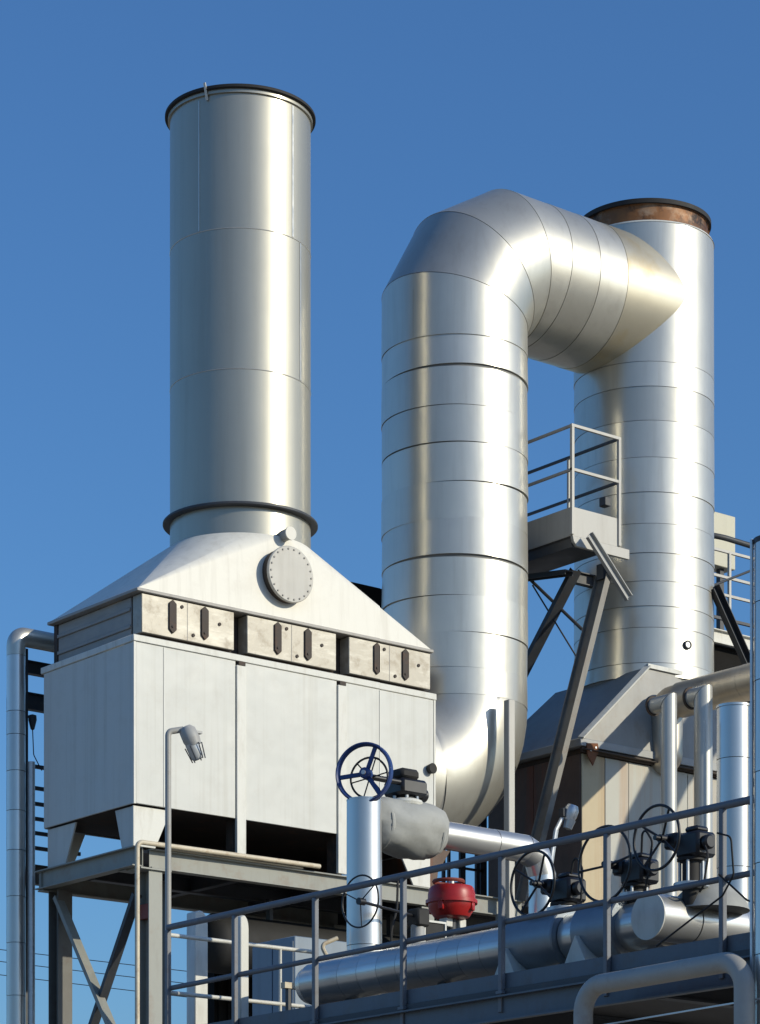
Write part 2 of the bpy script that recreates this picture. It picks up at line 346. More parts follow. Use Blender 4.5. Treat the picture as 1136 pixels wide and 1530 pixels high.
# ================================================================== CHIMNEY
ch = thing('chimney', 'tall brushed steel chimney with dark rim standing on the cream hood', 'chimney', (CX, CY, 14.23))
def ring(cx, cy, za, zb, r, m, parent, name='cladding_ring', lap=.006, n=112, tilt=.0, gap=.010):
    z0, z1 = za+gap/2, zb-gap/2
    return MB().lathe((cx, cy, 0), [(r-.02, z0), (r+lap, z0), (r+lap*.7, z0+.05), (r, z1), (r-.02, z1)], n=n, closed=True).build(name, m, parent, ang=50)
MB().lathe((CX, CY, 0), [(CR-.021, 14.20), (CR-.021, 20.85)], n=64).build('inner_shell', SEAL, ch)
ring(CX, CY, 14.22, 14.63, CR, STEEL, ch, 'neck_ring', gap=.002)
for a, b in ((14.676, 16.684), (16.684, 18.784), (18.784, 20.80)): ring(CX, CY, a, b, CR, STEEL, ch, gap=.002, lap=.002)
for z in (16.684, 18.784): MB().torus((CX, CY, z), (0, 0, 1), CR, .007, n=112, m=6).build('weld_bead', WELD, ch)
MB().lathe((CX, CY, 14.63), [(CR-.01, 0), (CR+.10, 0), (CR+.112, .012), (CR+.112, .035), (CR+.10, .048), (CR-.01, .048)], n=112, closed=True).build('collar', DKSTEEL, ch)
MB().lathe((CX, CY, 20.80), [(CR-.01, 0), (CR+.032, 0), (CR+.032, .052), (CR-.01, .052)], n=112, closed=True).build('rim_angle', STEEL, ch)
MB().lathe((CX, CY, 20.86), [(CR-.03, -.01), (CR+.06, -.01), (CR+.078, .0), (CR+.078, .035), (CR+.07, .045), (CR-.03, .045)], n=112, closed=True).build('rim', BLACKM, ch)
def vstrip(cx, cy, r, azi, za, zb, w_, m, parent, name='seam_strip', th=.008):
    a = R_(azi); e = V((math.cos(a), math.sin(a), 0)); s_ = V((-math.sin(a), math.cos(a), 0)); c = V((cx, cy, 0))
    pts = [c+e*(r-.01)-s_*w_/2, c+e*(r+th)-s_*w_/2, c+e*(r+th)+s_*w_/2, c+e*(r-.01)+s_*w_/2]
    return MB().prism([p+V((0, 0, za)) for p in pts], (0, 0, zb-za)).build(name, m, parent)
# azimuth towards the camera is about 231 deg; larger = further right
vstrip(CX, CY, CR, 231-32, 18.80, 20.75, .020, WELD, ch)
vstrip(CX, CY, CR, 231+60, 16.70, 18.77, .03, WELD, ch)
vstrip(CX, CY, CR, 231+50, 18.80, 20.78, .032, WELD, ch)
br_ = MB(); aa = R_(231-24); e_ = V((math.cos(aa), math.sin(aa), 0))
br_.sect(V((CX, CY, 20.72))+e_*(CR+.02), V((CX, CY, 20.95))+e_*(CR+.10), Rprof(.035, .02)); br_.build('rim_bracket', TRIMW, ch)

# ================================================================== BIG U-SHAPED DUCT
DX, DY, DR = 7.10, 1.24, 1.185
ZT, ZB, BR = 19.9, 11.15, 1.36
du = thing('clad_duct', 'fat aluminium-clad duct bending over from the casing to the browned stack', 'duct', (DX, DY, 11.0))
rngd = random.Random(3)
k15 = BR/math.cos(R_(15))
ctop = V((DX+BR, DY, ZT-BR)); cbot = V((DX-BR, DY, ZB+BR))
vt = [ctop+V((-math.cos(R_(a)), 0, math.sin(R_(a))))*k15 for a in (15, 45, 75)]
nt_ = [V((math.sin(R_(a)), 0, math.cos(R_(a)))) for a in (15, 45, 75)]
vb_ = [cbot+V((math.cos(R_(a)), 0, -math.sin(R_(a))))*k15 for a in (15, 45, 75)]
nb_ = [V((math.sin(R_(a)), 0, math.cos(R_(a)))) for a in (15, 45, 75)]
def dshell(p0, p1, n0=None, n1=None, m=ALU, name='cladding_ring', core=True, g0=.0055, g1=.0055, rr=DR, parent=du):
    p0 = V(p0); p1 = V(p1); d = (p1-p0).normalized(); g0 *= rngd.uniform(.2, .95); g1 *= rngd.uniform(.2, .95)
    o = MB().mitre(p0+d*g0, p1-d*g1, rr, n0, n1, flare=.006)
    i = MB().mitre(p0+d*g0, p1-d*g1, rr-.022, n0, n1)
    n = 96; mb = MB(); mb.add(o.v+i.v, [f for f in o.f]+[tuple(q+2*n for q in reversed(f)) for f in i.f])
    for base in (0, n): mb.f += [(base+k, base+(k+1) % n, 2*n+base+(k+1) % n, 2*n+base+k) for k in range(n)]
    return mb.build(name, m, parent, ang=50)
zs = [12.46, 12.907, 13.469, 14.053, 14.658, 15.262, 15.857, 16.472, 17.056, 17.671, 18.17]
core = MB()
core.mitre((DX, DY, 12.3), vt[0], DR-.021, None, nt_[0]); core.mitre(vt[0], vt[1], DR-.021, nt_[0], nt_[1]); core.mitre(vt[1], vt[2], DR-.021, nt_[1], nt_[2])
core.mitre(vt[2], (11.3, DY, ZT), DR-.021, nt_[2]); core.mitre((5.66, DY, ZB), (6.1, DY, ZB), DR-.021)
core.build('inner_shell', SEAL, du)
for i in range(len(zs)-1):
    a = V((DX, DY, zs[i])); b = V((DX, DY, zs[i+1]))
    j = lambda: V((rngd.uniform(-.010, .010), rngd.uniform(-.010, .010), 0))
    dshell(a+j(), b+j(), None, None)
dshell((DX, DY, 18.17), vt[0], None, nt_[0]); dshell(vt[0], vt[1], nt_[0], nt_[1], name='elbow_gore'); dshell(vt[1], vt[2], nt_[1], nt_[2], name='elbow_gore')
hx = [vt[2].x, 8.62, 9.25, 9.87]
for i in range(3): dshell((hx[i], DY, ZT), (hx[i+1], DY, ZT), nt_[2] if i == 0 else None, None)
dshell((9.87, DY, ZT), (11.385, DY, ZT), m=ALU_TAN, name='junction_ring')
arc = [cbot+V((math.cos(R_(q)), 0, -math.sin(R_(q))))*BR for q in [7.5*k for k in range(13)]]
MB().tube([(DX, DY, 12.46)]+arc+[(5.925, DY, ZB)], DR, 96).build('elbow', ALU, du, ang=50)
dshell((5.66, DY, ZB), (5.92, DY, ZB)); 
vstrip(DX, DY, DR, 231-35, 18.2, 18.95, .02, ALU, du, th=.006)

# ================================================================== SECOND STACK
SX, SY, SR = 11.385, 1.24, 1.20
st = thing('clad_stack', 'aluminium-clad stack with rusty brown flange that the fat duct runs into', 'stack', (SX, SY, 13.4))
MB().lathe((SX, SY, 0), [(SR-.021, 13.35), (SR-.021, 21.09)], n=64).build('inner_shell', SEAL, st)
zz = [13.40, 13.636, 14.233, 14.593, 15.01, 15.483, 15.978, 16.508, 17.093, 17.712, 18.287, 18.703, 21.06]
for i in range(len(zz)-1):
    jx, jy = rngd.uniform(-.007, .007), rngd.uniform(-.007, .007)
    ring(SX+jx, SY+jy, zz[i], zz[i+1], SR, ALU, st, gap=rngd.uniform(.003, .009))
MB().lathe((SX, SY, 21.055), [(1.02, 0), (SR+.004, 0), (SR-.01, .03), (1.10, .05), (1.02, .05)], n=112, closed=True).build('shoulder_cap', TRIMW, st)
fl = MB().lathe((SX, SY, 21.09), [(1.03, 0), (1.09, 0), (1.09, .30), (1.12, .31), (1.12, .36), (1.03, .37)], n=112, closed=True).build('flange', COPPER, st)
MB().lathe((SX, SY, 21.395), [(1.09, 0), (1.15, 0), (1.15, .075), (1.09, .075)], n=112, closed=True).build('lip', BLACKM, fl)
for a in (60, 130, 312):
    e = V((math.cos(R_(a+9)), math.sin(R_(a+9)), 0)); c = V((SX, SY, 0))
    MB().sect(c+e*1.10+V((0, 0, 21.12)), c+e*1.10+V((0, 0, 21.385)), Rprof(.02, .05), up=e).build('gusset', COPPER if a % 60 else BLACKM, fl)
po = MB().torus((SX-.155, SY-1.213, 13.976), (-.13, -1, 0), .06, .018, n=24, m=8).build('sample_port', DKSTEEL, st)
MB().cyl((SX-.155, SY-1.17, 13.976), (SX-.157, SY-1.222, 13.976), .052, n=20).build('plug', GALV, po)

# ================================================================== UNIT 2: hood and rust-streaked wall under the second stack
u2 = thing('rusty_casing', 'ochre rust-streaked casing with grey pyramid hood under the clad stack', 'casing', (8.7, 0, 9.3))
hb = [(8.70, -.06), (14.05, -.06), (14.05, 2.45), (8.70, 2.45)]; ht = [(10.36, .10), (12.41, .10), (12.41, 2.38), (10.36, 2.38)]
zb2, zt2 = 12.03, 13.48
for q in range(4):
    a, b = hb[q], hb[(q+1) % 4]; c, d = ht[(q+1) % 4], ht[q]
    quad = [V((*a, zb2)), V((*b, zb2)), V((*c, zt2)), V((*d, zt2))]
    nrm = (quad[1]-quad[0]).cross(quad[3]-quad[0]).normalized()
    MB().prism(quad, -nrm*.012).build('hood_plate', HOOD2, u2)
MB().box((10.37, .11, zt2-.03), (12.40, 2.37, zt2-.002)).build('hood_top', GREYP, u2)
def strip(p0, p1, w_, h_, m, name, parent, up=(0, 0, 1)): return MB().sect(p0, p1, Rprof(w_, h_), up).build(name, m, parent)
strip((8.68, -.075, 12.03), (10.35, .085, 13.49), .11, .03, TRIMW, 'hip_flashing', u2, up=(-.55, -.3, .75))
strip((10.33, .085, 13.49), (11.2, .085, 13.49), .06, .07, TRIMW, 'hip_flashing', u2)
MB().box((8.66, -.09, 11.90), (14.08, 2.48, 12.028)).build('hood_lip', GREYP, u2, bevel=.01)
MB().box((8.80, .03, 9.35), (13.95, 2.32, 11.89)).build('inner_frame', DARKB, u2)
xs = [8.77, 9.29, 9.825, 11.2, 12.57, 13.97]
for i in range(len(xs)-1):
    MB().box((xs[i]+.004, 0.0+rngd.uniform(0, .006), 9.30), (xs[i+1]-.004, .029, 11.80)).build('wall_panel', OCHRE2 if i == 0 else OCHRE, u2, bevel=.008)
for i in range(2):
    y0 = .03+i*1.15
    MB().box((8.765, y0+.004, 9.30), (8.799, y0+1.146, 11.80)).build('side_panel', RUSTW, u2, bevel=.008)
MB().sect((8.72, -.05, 11.84), (14.0, -.05, 11.84), Lprof(.09, .05), up=(0, 0, 1)).build('head_angle', DARKB, u2)
MB().box((8.72, -.055, 11.815), (13.98, -.012, 11.885)).build('head_angle', DARKB, u2)
lug = MB().prism([(8.78, -.08, 11.95), (9.03, -.08, 11.98), (9.05, -.08, 11.86), (8.92, -.08, 11.60), (8.80, -.08, 11.75)], (0, -.03, 0)).build('lifting_lug', RUST, u2, bevel=.005)
for x, z in ((8.97, 11.9), (8.86, 11.84)): MB().cyl((x, -.108, z), (x, -.125, z), .018, n=8).build('bolt', GALV, lug)

# ================================================================== STEEL PLATFORM UNDER UNIT 1
pf = thing('steel_platform', 'grey-green steel platform frame carrying the white casing', 'platform', (0, 0, 0))
MB().box((.06, .07, 9.19), (8.3, 2.55, 9.232)).build('floor_plate', DKSTEEL, pf)
MB().sect((.30, .06, 9.11), (7.50, .06, 9.11), Iprof(.28, .16)).build('beam', BEAM, pf)
MB().sect((.04, -.02, 9.11), (.04, 2.62, 9.11), Iprof(.28, .16)).build('beam', BEAM, pf)
MB().sect((.0, 2.52, 9.09), (8.3, 2.52, 9.09), Iprof(.30, .16)).build('beam', BEAM, pf)
MB().sect((.13, 1.30, 9.07), (8.3, 1.30, 9.07), Iprof(.24, .14)).build('beam', DKSTEEL, pf)
for x in (1.9, 3.8, 5.6): MB().sect((x, .15, 9.075), (x, 2.43, 9.075), Iprof(.22, .12)).build('cross_beam', DKSTEEL, pf)
MB().box((.125, -.03, 8.965), (.135, .15, 9.25)).build('end_plate', BEAM, pf)
MB().box((.09, -.05, 8.94), (.62, .33, 8.962)).build('cap_plate', BEAM, pf)
c1 = MB().sect((.37, .13, 0), (.37, .13, 8.938), Iprof(.27, .23, .02, .014), up=(0, 1, 0)).build('column', BEAM, pf)
MB().box((.258, .022, 8.25), (.36, .238, 8.46)).build('paint_band', REDBR, c1)
MB().sect((.98, .62, 0), (.98, .62, 8.94), Rprof(.11, .11), up=(0, 1, 0)).build('column', BEAMD, pf)
MB().sect((.25, 2.36, 0), (.25, 2.36, 8.945), Iprof(.27, .25, .02, .014), up=(0, 1, 0)).build('column', BEAMD, pf)
for x, y in ((5.5, .13), (5.5, 2.36), (8.2, 2.36)):
    MB().sect((x, y, 0), (x, y, 8.945), Iprof(.27, .25, .02, .014), up=(0, 1, 0)).build('column', BEAM, pf)
MB().sect((.17, 2.28, 8.86), (.17, .06, 5.7), Cprof(.14, .07), up=(-1, 0, 0)).build('brace', BEAM, pf)
MB().sect((.22, .22, 8.60), (.22, 2.3, 5.4), Cprof(.14, .07), up=(-1, 0, 0)).build('brace', DKSTEEL, pf)
MB().sect((5.5, .2, 8.8), (5.5, 2.3, 6.2), Cprof(.14, .07), up=(-1, 0, 0)).build('brace', DKSTEEL, pf)
MB().box((.05, .28, 8.955), (.3, .5, 8.964)).build('gusset_plate', BEAM, pf)
MB().box((1.3, 2.2, 9.235), (5.5, 2.24, 9.868)).build('back_skirt', DARKB, pf)
MB().prism([(5.70, .35, 9.235), (5.95, .35, 9.235), (6.0, .35, 9.60), (6.25, .35, 9.96), (5.70, .35, 9.96)], (0, 1.8, 0)).build('duct_cradle', RUSTW, pf)
po = MB().sect((7.015, -.20, 8.7), (7.015, -.20, 12.36), Rprof(.13, .13)); po.build('stanchion', LANDP, pf, bevel=.01)
MB().box((6.9, -.2, 8.80), (7.13, .0, 8.97)).build('stanchion_bracket', BEAM, pf)

# cream conduit lying along the beam
cd = MB().tube(rounded([(-.03, -.13, 0.2), (-.03, -.13, 9.29), (3.28, -.10, 9.315)], .09), .036, 10).build('conduit', CREAM)
tag(cd, 'cream conduit running up the corner column and along the platform beam', 'conduit')
cd2 = MB().box((.55, -.06, 9.254), (3.0, .02, 9.275)).build('plank', CREAM); tag(cd2, 'thin weathered plank lying on the beam below the cream conduit', 'plank')

# ================================================================== LANDING BETWEEN DUCT AND STACK
la = thing('access_landing', 'small grey landing with handrails between the fat duct and clad stack', 'landing', (8.55, 0, 15.15))
LX0, LX1, LY1 = 8.55, 9.60, 2.45
MB().box((LX0+.012, .012, 15.30), (LX1, LY1, 15.33)).build('floor_plate', DKSTEEL, la)
MB().box((LX0, .0, 15.315), (LX1+.03, .01, 15.78)).build('toe_plate', LANDP, la)
MB().box((LX0-.002, .0105, 15.315), (LX0+.01, LY1, 15.78)).build('toe_plate', LANDP, la)
MB().box((LX1+.02, .0105, 15.335), (LX1+.03, LY1, 15.6)).build('toe_plate', LANDP, la)
MB().prism([(LX0+.005, -.012, 15.31), (LX0+.03, -.012, 15.22), (LX0+.10, -.012, 15.15), (9.83, -.012, 15.15), (9.83, -.012, 15.31)], (0, .06, 0)).build('edge_channel', LANDP, la, bevel=.004)
MB().sect((LX0+.03, .05, 15.22), (LX0+.03, LY1, 15.22), Cprof(.16, .07), up=(0, 0, 1)).build('edge_channel', DKSTEEL, la)
MB().sect((9.75, 1.24, 15.12), (10.3, 1.24, 15.12), Iprof(.2, .12)).build('stack_bracket', DKSTEEL, la)
def sq(p0, p1, m=LANDP, w_=.045, name='rail', parent=la): return MB().sect(p0, p1, Rprof(w_, w_), up=(0, 0, 1) if abs(V(p1).z-V(p0).z) < .8*(V(p1)-V(p0)).length else (0, 1, 0)).build(name, m, parent)
for x, y in ((LX0, 0), (LX1, 0), (LX0, 1.22), (LX0, LY1), (LX1, 1.22), (LX1, LY1)):
    sq((x, y-.004, 15.33), (x, y-.004, 17.075), name='post', w_=.052 if y == 0 else .045)
for z in (17.10, 16.385):
    sq((LX0-.026, -.004, z), (LX1+.026, -.004, z)); sq((LX0, .024, z), (LX0, LY1, z), m=GREYP, w_=.04); sq((LX1, .024, z), (LX1, LY1, z), m=DKSTEEL, w_=.04)
MB().sect((8.757, -.16, 15.31), (9.64, -.16, 14.44), Cprof(.15, .07), up=(.6, 0, .7)).build('knee_brace', GREYP, la)
MB().sect((9.23, -.02, 14.76), (7.45, -.02, 9.235), Iprof(.27, .11, .02, .014), up=(0, 1, 0)).build('raking_strut', STRUT, la)
MB().box((9.15, -.10, 14.70), (9.32, .06, 14.95)).build('strut_plate', DKSTEEL, la)
MB().sect((9.5, .90, 15.10), (9.5, 2.9, 12.9), Cprof(.20, .09), up=(-1, 0, 0)).build('raking_strut', DKSTEEL, la)
MB().sect((9.0, 2.35, 15.2), (9.0, .55, 14.95), Cprof(.18, .08), up=(-1, 0, 0)).build('edge_channel', DKSTEEL, la)
MB().tube([(9.35, 1.9, 15.15), (9.75, 1.05, 14.2)], .028, 8).build('tie_rod', DKSTEEL, la)
MB().tube([(9.35, 1.85, 15.05), (9.8, 1.1, 13.6)], .014, 8).build('tie_rod', DKSTEEL, la)
MB().tube([(9.2, 1.95, 14.95), (9.2, 2.3, 13.8)], .008, 6).build('tie_rod', DKSTEEL, la)
MB().box((9.62, .35, 16.1), (9.75, .5, 16.25)).build('junction_box', DKSTEEL, la, bevel=.01)

# ================================================================== PLATFORM BEHIND THE STACK (right edge)
rp = thing('upper_platform', 'white railed platform with dark strut right of the clad stack', 'platform', (12.6, 1, 14.3))
MB().box((12.55, .86, 14.40), (16.5, 3.2, 14.44)).build('floor_plate', DKSTEEL, rp)
MB().sect((12.45, .80, 14.51), (16.5, .80, 14.51), Cprof(.24, .08)).build('edge_channel', TRIMW, rp)
for x in (13.75, 15.3): sq((x, 1.5, 14.44), (x, 1.5, 16.33), m=LANDP, name='post', parent=rp, w_=.05)
for z in (16.33, 15.87, 15.55): sq((12.66, 1.5, z), (16.3, 1.5, z), m=LANDP, parent=rp, w_=.045)
sq((12.66, 1.5, 15.12), (16.3, 1.5, 15.12), m=DKSTEEL, parent=rp, w_=.05)
MB().tube(rounded([(12.5, 2.4, 16.75), (13.6, 1.6, 16.62), (16.3, 1.5, 16.5)], .8), .05, 10).build('handrail', DKSTEEL, rp)
MB().tube([(12.62, 1.47, 15.35), (14.5, 1.47, 16.2)], .022, 8).build('tie_rod', DKSTEEL, rp)
MB().sect((12.02, .24, 15.12), (12.85, .24, 13.95), Cprof(.18, .12), up=(.8, 0, .6)).build('raking_strut', DKSTEEL, rp)
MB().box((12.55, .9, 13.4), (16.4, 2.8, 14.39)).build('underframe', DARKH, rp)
MB().sect((13.5, 1.8, 0), (13.5, 1.8, 13.4), Iprof(.25, .25), up=(0, 1, 0)).build('column', BEAM, rp)
bb = MB().box((14.45, 2.6, 16.50), (15.05, 2.95, 17.48)).build('control_cabinet', BEIGE, None, bevel=.012)
tag(bb, 'beige control cabinet sticking out behind the clad stack', 'cabinet')
sq((14.8, 2.75, 14.44), (14.8, 2.75, 16.5), m=DKSTEEL, name='cabinet_post', parent=rp, w_=.1)

# ================================================================== PIPES BY THE SECOND UNIT
def lpipe(name, label, x, y, r, z, leg, m=None):
    t = thing(name, label, 'pipe', (x, y, 0)); m = m or RISER
    n45 = V((0, 1, 1)).normalized(); zs_ = [0, 4, 8, z]
    for i in range(3):
        last = i == 2
        MB().mitre((x, y, zs_[i]), (x, y, zs_[i+1]), r+.002*(i % 2), None, n45 if last else None, n=40, caps=True).build('cladding', m, t)
    MB().mitre((x, y+.006, z+.006), (x, y+leg, z+.006), r+.002, n45, None, n=40, caps=True).build('mitred_elbow', m, t)
    MB().lathe((x, y+leg, z+.006), [(0, -.01), (r+.03, -.01), (r+.03, .03), (0, .035)], n=32, axis=(0, 1, 0)).build('end_flange', DARKB, t)
    return t
lpipe('riser_pipe', 'slim pale riser pipe with mitred top, left one of the pair', 8.817, -1.957, .127, 12.27, .34)
lpipe('riser_pipe', 'thicker pale riser pipe with mitred top, right one of the pair', 9.60, -1.94, .148, 12.50, .26)
hp = thing('header_pipe', 'dull brown clad pipe running level in front of the stack base', 'pipe', (10.6, -.5, 12.8))
ys = [-.45, -1.2, -1.95, -2.7, -3.5, -4.6]
for i in range(5): MB().mitre((10.6, ys[i]-.004, 12.86), (10.6, ys[i+1]+.004, 12.86), .29, n=40, caps=True, flare=.004).build('cladding', BLADE, hp)
MB().tube(rounded([(10.6, -.44, 12.86), (10.6, -.1, 12.86), (10.6, -.1, 11.95), (10.6, .05, 11.95)], .25), .27, 24).build('elbow', BLADE, hp)
bc = thing('insulated_riser', 'wide shaded blue-grey clad riser with flat top near the right edge', 'pipe', (3.82, -8.2, 0))
zc_ = [0, 4, 7.0, 8.2, 9.0, 9.6, 10.27]
for i in range(6): MB().mitre((3.82, -8.2, zc_[i]+.004), (3.82, -8.2, zc_[i+1]-.004), .228, n=48, flare=.003, caps=True).build('cladding', PIPE, bc)
MB().lathe((3.82, -8.2, 10.268), [(.0, 0), (.24, 0), (.24, .03), (0, .045)], n=48).build('cap', PIPE, bc)
MB().tube([(3.50, -7.98, 0), (3.50, -7.98, 10.1)], .018, 8).build('cable_conduit', TRIMW, bc)
bs = thing('slim_riser', 'slim galvanised riser beside the wide blue-grey one', 'pipe', (4.05, -8.75, 0))
for a, b in ((0, 5), (5, 8.3), (8.3, 12.0)): MB().mitre((4.08, -8.7, a+.004), (4.08, -8.7, b-.004), .085, n=24, flare=.003, caps=True).build('cladding', PIPE, bs)

# flood lamp by the strut
fr = thing('flood_lamp', 'small silver flood lamp on conduit beside the raking strut', 'lamp', (7.9, -.4, 9.3))
MB().tube(rounded([(7.55, -.45, 9.2), (7.78, -.45, 10.35), (7.95, -.45, 10.62)], .1), .035, 8).build('conduit', GALV, fr)
MB().tube([(7.62, -.40, 9.2), (7.86, -.42, 10.45)], .02, 8).build('conduit', GALV, fr)
hd = MB().lathe((8.06, -.50, 10.66), [(.0, -.13), (.09, -.13), (.115, -.05), (.12, .05), (.09, .12), (0, .13)], n=20, axis=(.25, -.2, 1)).build('lamp_head', GALV, fr)
MB().lathe((8.04, -.49, 10.50), [(.0, -.12), (.07, -.10), (.09, .05), (0, .06)], n=18, axis=(.25, -.2, 1)).build('lens', LAMPG, hd)
MB().box((7.88, -.52, 10.58), (7.97, -.40, 10.72)).build('bracket', DKSTEEL, fr, bevel=.008)

# ================================================================== LEFT BACKGROUND PIPEWORK
lp = thing('bent_riser', 'clad riser pipe bending over at the top, left of the white casing', 'pipe', (-.135, 3.0, 0))
zl = [0, 4, 6.2, 7.4, 8.2, 8.9, 9.6, 10.2, 10.8, 11.35, 11.7, 12.55]
for i in range(11): MB().mitre((-.135, 3, zl[i]+.004), (-.135, 3, zl[i+1]-.004), .142, n=36, flare=.003, caps=True).build('cladding', PIPE, lp)
MB().tube(rounded([(-.135, 3, 12.55), (-.135, 3, 12.86), (.9, 3, 12.86)], .22, 9), .143, 32).build('elbow', ALU, lp)
rf = thing('rear_frame', 'dark steel rear frame with ladder rungs seen past the white casing', 'frame', (.3, 3.3, 0))
MB().sect((.13, 3.25, 0), (.13, 3.25, 12.75), Iprof(.14, .12), up=(0, 1, 0)).build('column', DKSTEEL, rf)
for z, h_ in ((12.52, .2), (12.0, .26), (9.35, .3)): MB().sect((.1, 3.36, z), (9.6, 3.36, z), Iprof(h_, .12)).build('beam', DKSTEEL, rf)
MB().sect((9.5, 3.36, 0), (9.5, 3.36, 12.6), Iprof(.16, .14), up=(0, 1, 0)).build('column', DKSTEEL, rf)
for z in (11.0, 10.67, 10.43, 10.2, 9.98, 9.75): MB().sect((.1, 3.3, z), (1.2, 3.3, z), Rprof(.05, .055)).build('rung', DKSTEEL, rf)
for z in (10.42, 9.98): MB().sect((8.2, 3.3, z), (9.5, 3.3, z), Rprof(.04, .04)).build('rail', DKSTEEL, rf)
for x, w_ in ((8.60, .05), (8.72, .04), (9.02, .12), (9.35, .05)): MB().sect((x, 3.3, 9.2), (x, 3.3, 11.3), Rprof(w_, .05), up=(0, 1, 0)).build('upright', DKSTEEL, rf)
MB().box((6.4, 3.1, 14.3), (7.6, 3.3, 14.86)).build('cable_tray', DARKH, rf)
MB().sect((7.0, 3.36, 12.6), (7.0, 3.36, 14.4), Iprof(.14, .12), up=(0, 1, 0)).build('column', DKSTEEL, rf)
lad = MB().tube([(.05, 2.86, 5), (.05, 2.86, 10.95)], .055, 12).build('drain_pipe', GALV); tag(lad, 'slim grey pipe standing between the bent riser and white casing', 'pipe')
sl = thing('wall_lamp', 'small dark lamp with hanging cable beside the bent riser', 'lamp', (.2, 3.2, 11.6))
MB().tube([(.13, 3.2, 11.72), (.28, 3.2, 11.72)], .022, 8).build('arm', DKSTEEL, sl)
MB().lathe((.28, 3.2, 11.66), [(0, -.14), (.03, -.12), (.065, .02), (.06, .09), (0, .11)], n=14).build('lamp_head', DKSTEEL, sl)
MB().tube(rounded([(.28, 3.2, 11.55), (.30, 3.2, 11.15), (.45, 3.2, 10.92), (.5, 3.3, 10.98)], .1), .008, 6).build('cable', WIREM, sl)
fl_ = MB().lathe((-.15, 3.9, 0), [(0, 0), (.16, 0), (.16, 11.9), (.13, 12.1), (0, 12.15)], n=28).build('dark_riser', DKSTEEL); tag(fl_, 'dark riser pipe at the far left edge behind the bent riser', 'pipe')
for i, (za, zb3) in enumerate(((15.6, 14.85), (15.25, 14.42), (14.85, 13.95))):
    pts = []
    for k in range(41):
        t = k/40; p = V((8, 57.7, za+2.5)).lerp(V((46, 27.2, zb3-2.4)), t); p.z -= 1.2*4*t*(1-t)*.25; pts.append(p)
    wo = MB().tube(pts, .014, 6).build('power_line', WIREM); tag(wo, ('top', 'middle', 'lowest')[i]+' of the three thin power lines far behind the cross-braced columns', 'power line', 'distant power lines')

# ================================================================== MACHINERY IN THE DARK UNDER THE PLATFORM
mhs = thing('screen_wall', 'dark sheet screen wall standing in the shade under the steel platform', 'wall', (2.7, 2.7, 0))
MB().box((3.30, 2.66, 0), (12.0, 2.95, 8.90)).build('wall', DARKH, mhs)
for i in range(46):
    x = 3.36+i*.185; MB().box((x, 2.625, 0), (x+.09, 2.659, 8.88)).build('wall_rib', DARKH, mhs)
tk = thing('oil_tank', 'dark horizontal tank hanging in the shade below the platform', 'tank', (2, 1, 7.5))
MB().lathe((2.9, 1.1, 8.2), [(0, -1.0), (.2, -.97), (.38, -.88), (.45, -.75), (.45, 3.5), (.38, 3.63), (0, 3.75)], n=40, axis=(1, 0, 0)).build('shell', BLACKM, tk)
for x in (3.2, 5.6): MB().box((x, 1.05, 8.5), (x+.06, 1.15, 8.98)).build('hanger', DKSTEEL, tk)
cb = thing('switch_cabinet', 'blue-grey switch cabinet in the shade behind the walkway corner', 'cabinet', (-2, -6, 0))
MB().box((-2.23, -6.78, 0), (-1.3, -5.92, 6.92)).build('body', CABIN, cb, bevel=.01)
for y in (-6.76, -6.34): MB().box((-2.245, y, 1.0), (-2.2305, y+.40, 6.86)).build('door', CABIN, cb, bevel=.004)
cb2 = MB().box((-1.25, -7.6, 0), (.4, -6.82, 6.65)).build('pump_skid', DARKH, None, bevel=.02); tag(cb2, 'dark pump housing behind the blue-grey switch cabinet', 'machine')

# ================================================================== WALKWAY IN FRONT
wk = thing('walkway', 'slate-painted walkway deck with edge girder along the bottom', 'walkway', (-6.4, -14, 0))
MB().box((-6.36, -20.5, 4.955), (-2.0, -9.9, 5.0)).build('deck_plate', DECKM, wk)
MB().sect((-6.44, -20.5, 4.83), (-6.44, -10.05, 4.83), Cprof(.22, -.07, .014)).build('edge_girder', GIRDER, wk)
MB().box((-6.405, -20.5, 5.01), (-6.395, -10.15, 5.14)).build('toe_plate', GIRDER, wk)
MB().box((-6.43, -20.5, 4.952), (-6.38, -10.1, 5.004)).build('edge_angle', DKSTEEL, wk)
MB().sect((-2.1, -20.5, 4.83), (-2.1, -10, 4.83), Iprof(.24, .14)).build('edge_girder', GIRDER, wk)
for y in (-19.6, -17.2, -14.8, -12.4, -10.1): MB().sect((-6.36, y, 4.84), (-2.1, y, 4.84), Iprof(.22, .12)).build('cross_beam', DKSTEEL, wk)
for x, y in ((-4.9, -10.4), (-2.4, -10.4), (-4.9, -19.5), (-2.4, -19.5)): MB().sect((x, y, 0), (x, y, 4.73), Iprof(.2, .2), up=(0, 1, 0)).build('column', GIRDER, wk)
MB().sect((-6.9, -20.5, 4.55), (-6.52, -16.4, 4.55), Rprof(.012, .012)).build('pull_wire', GALV, wk)

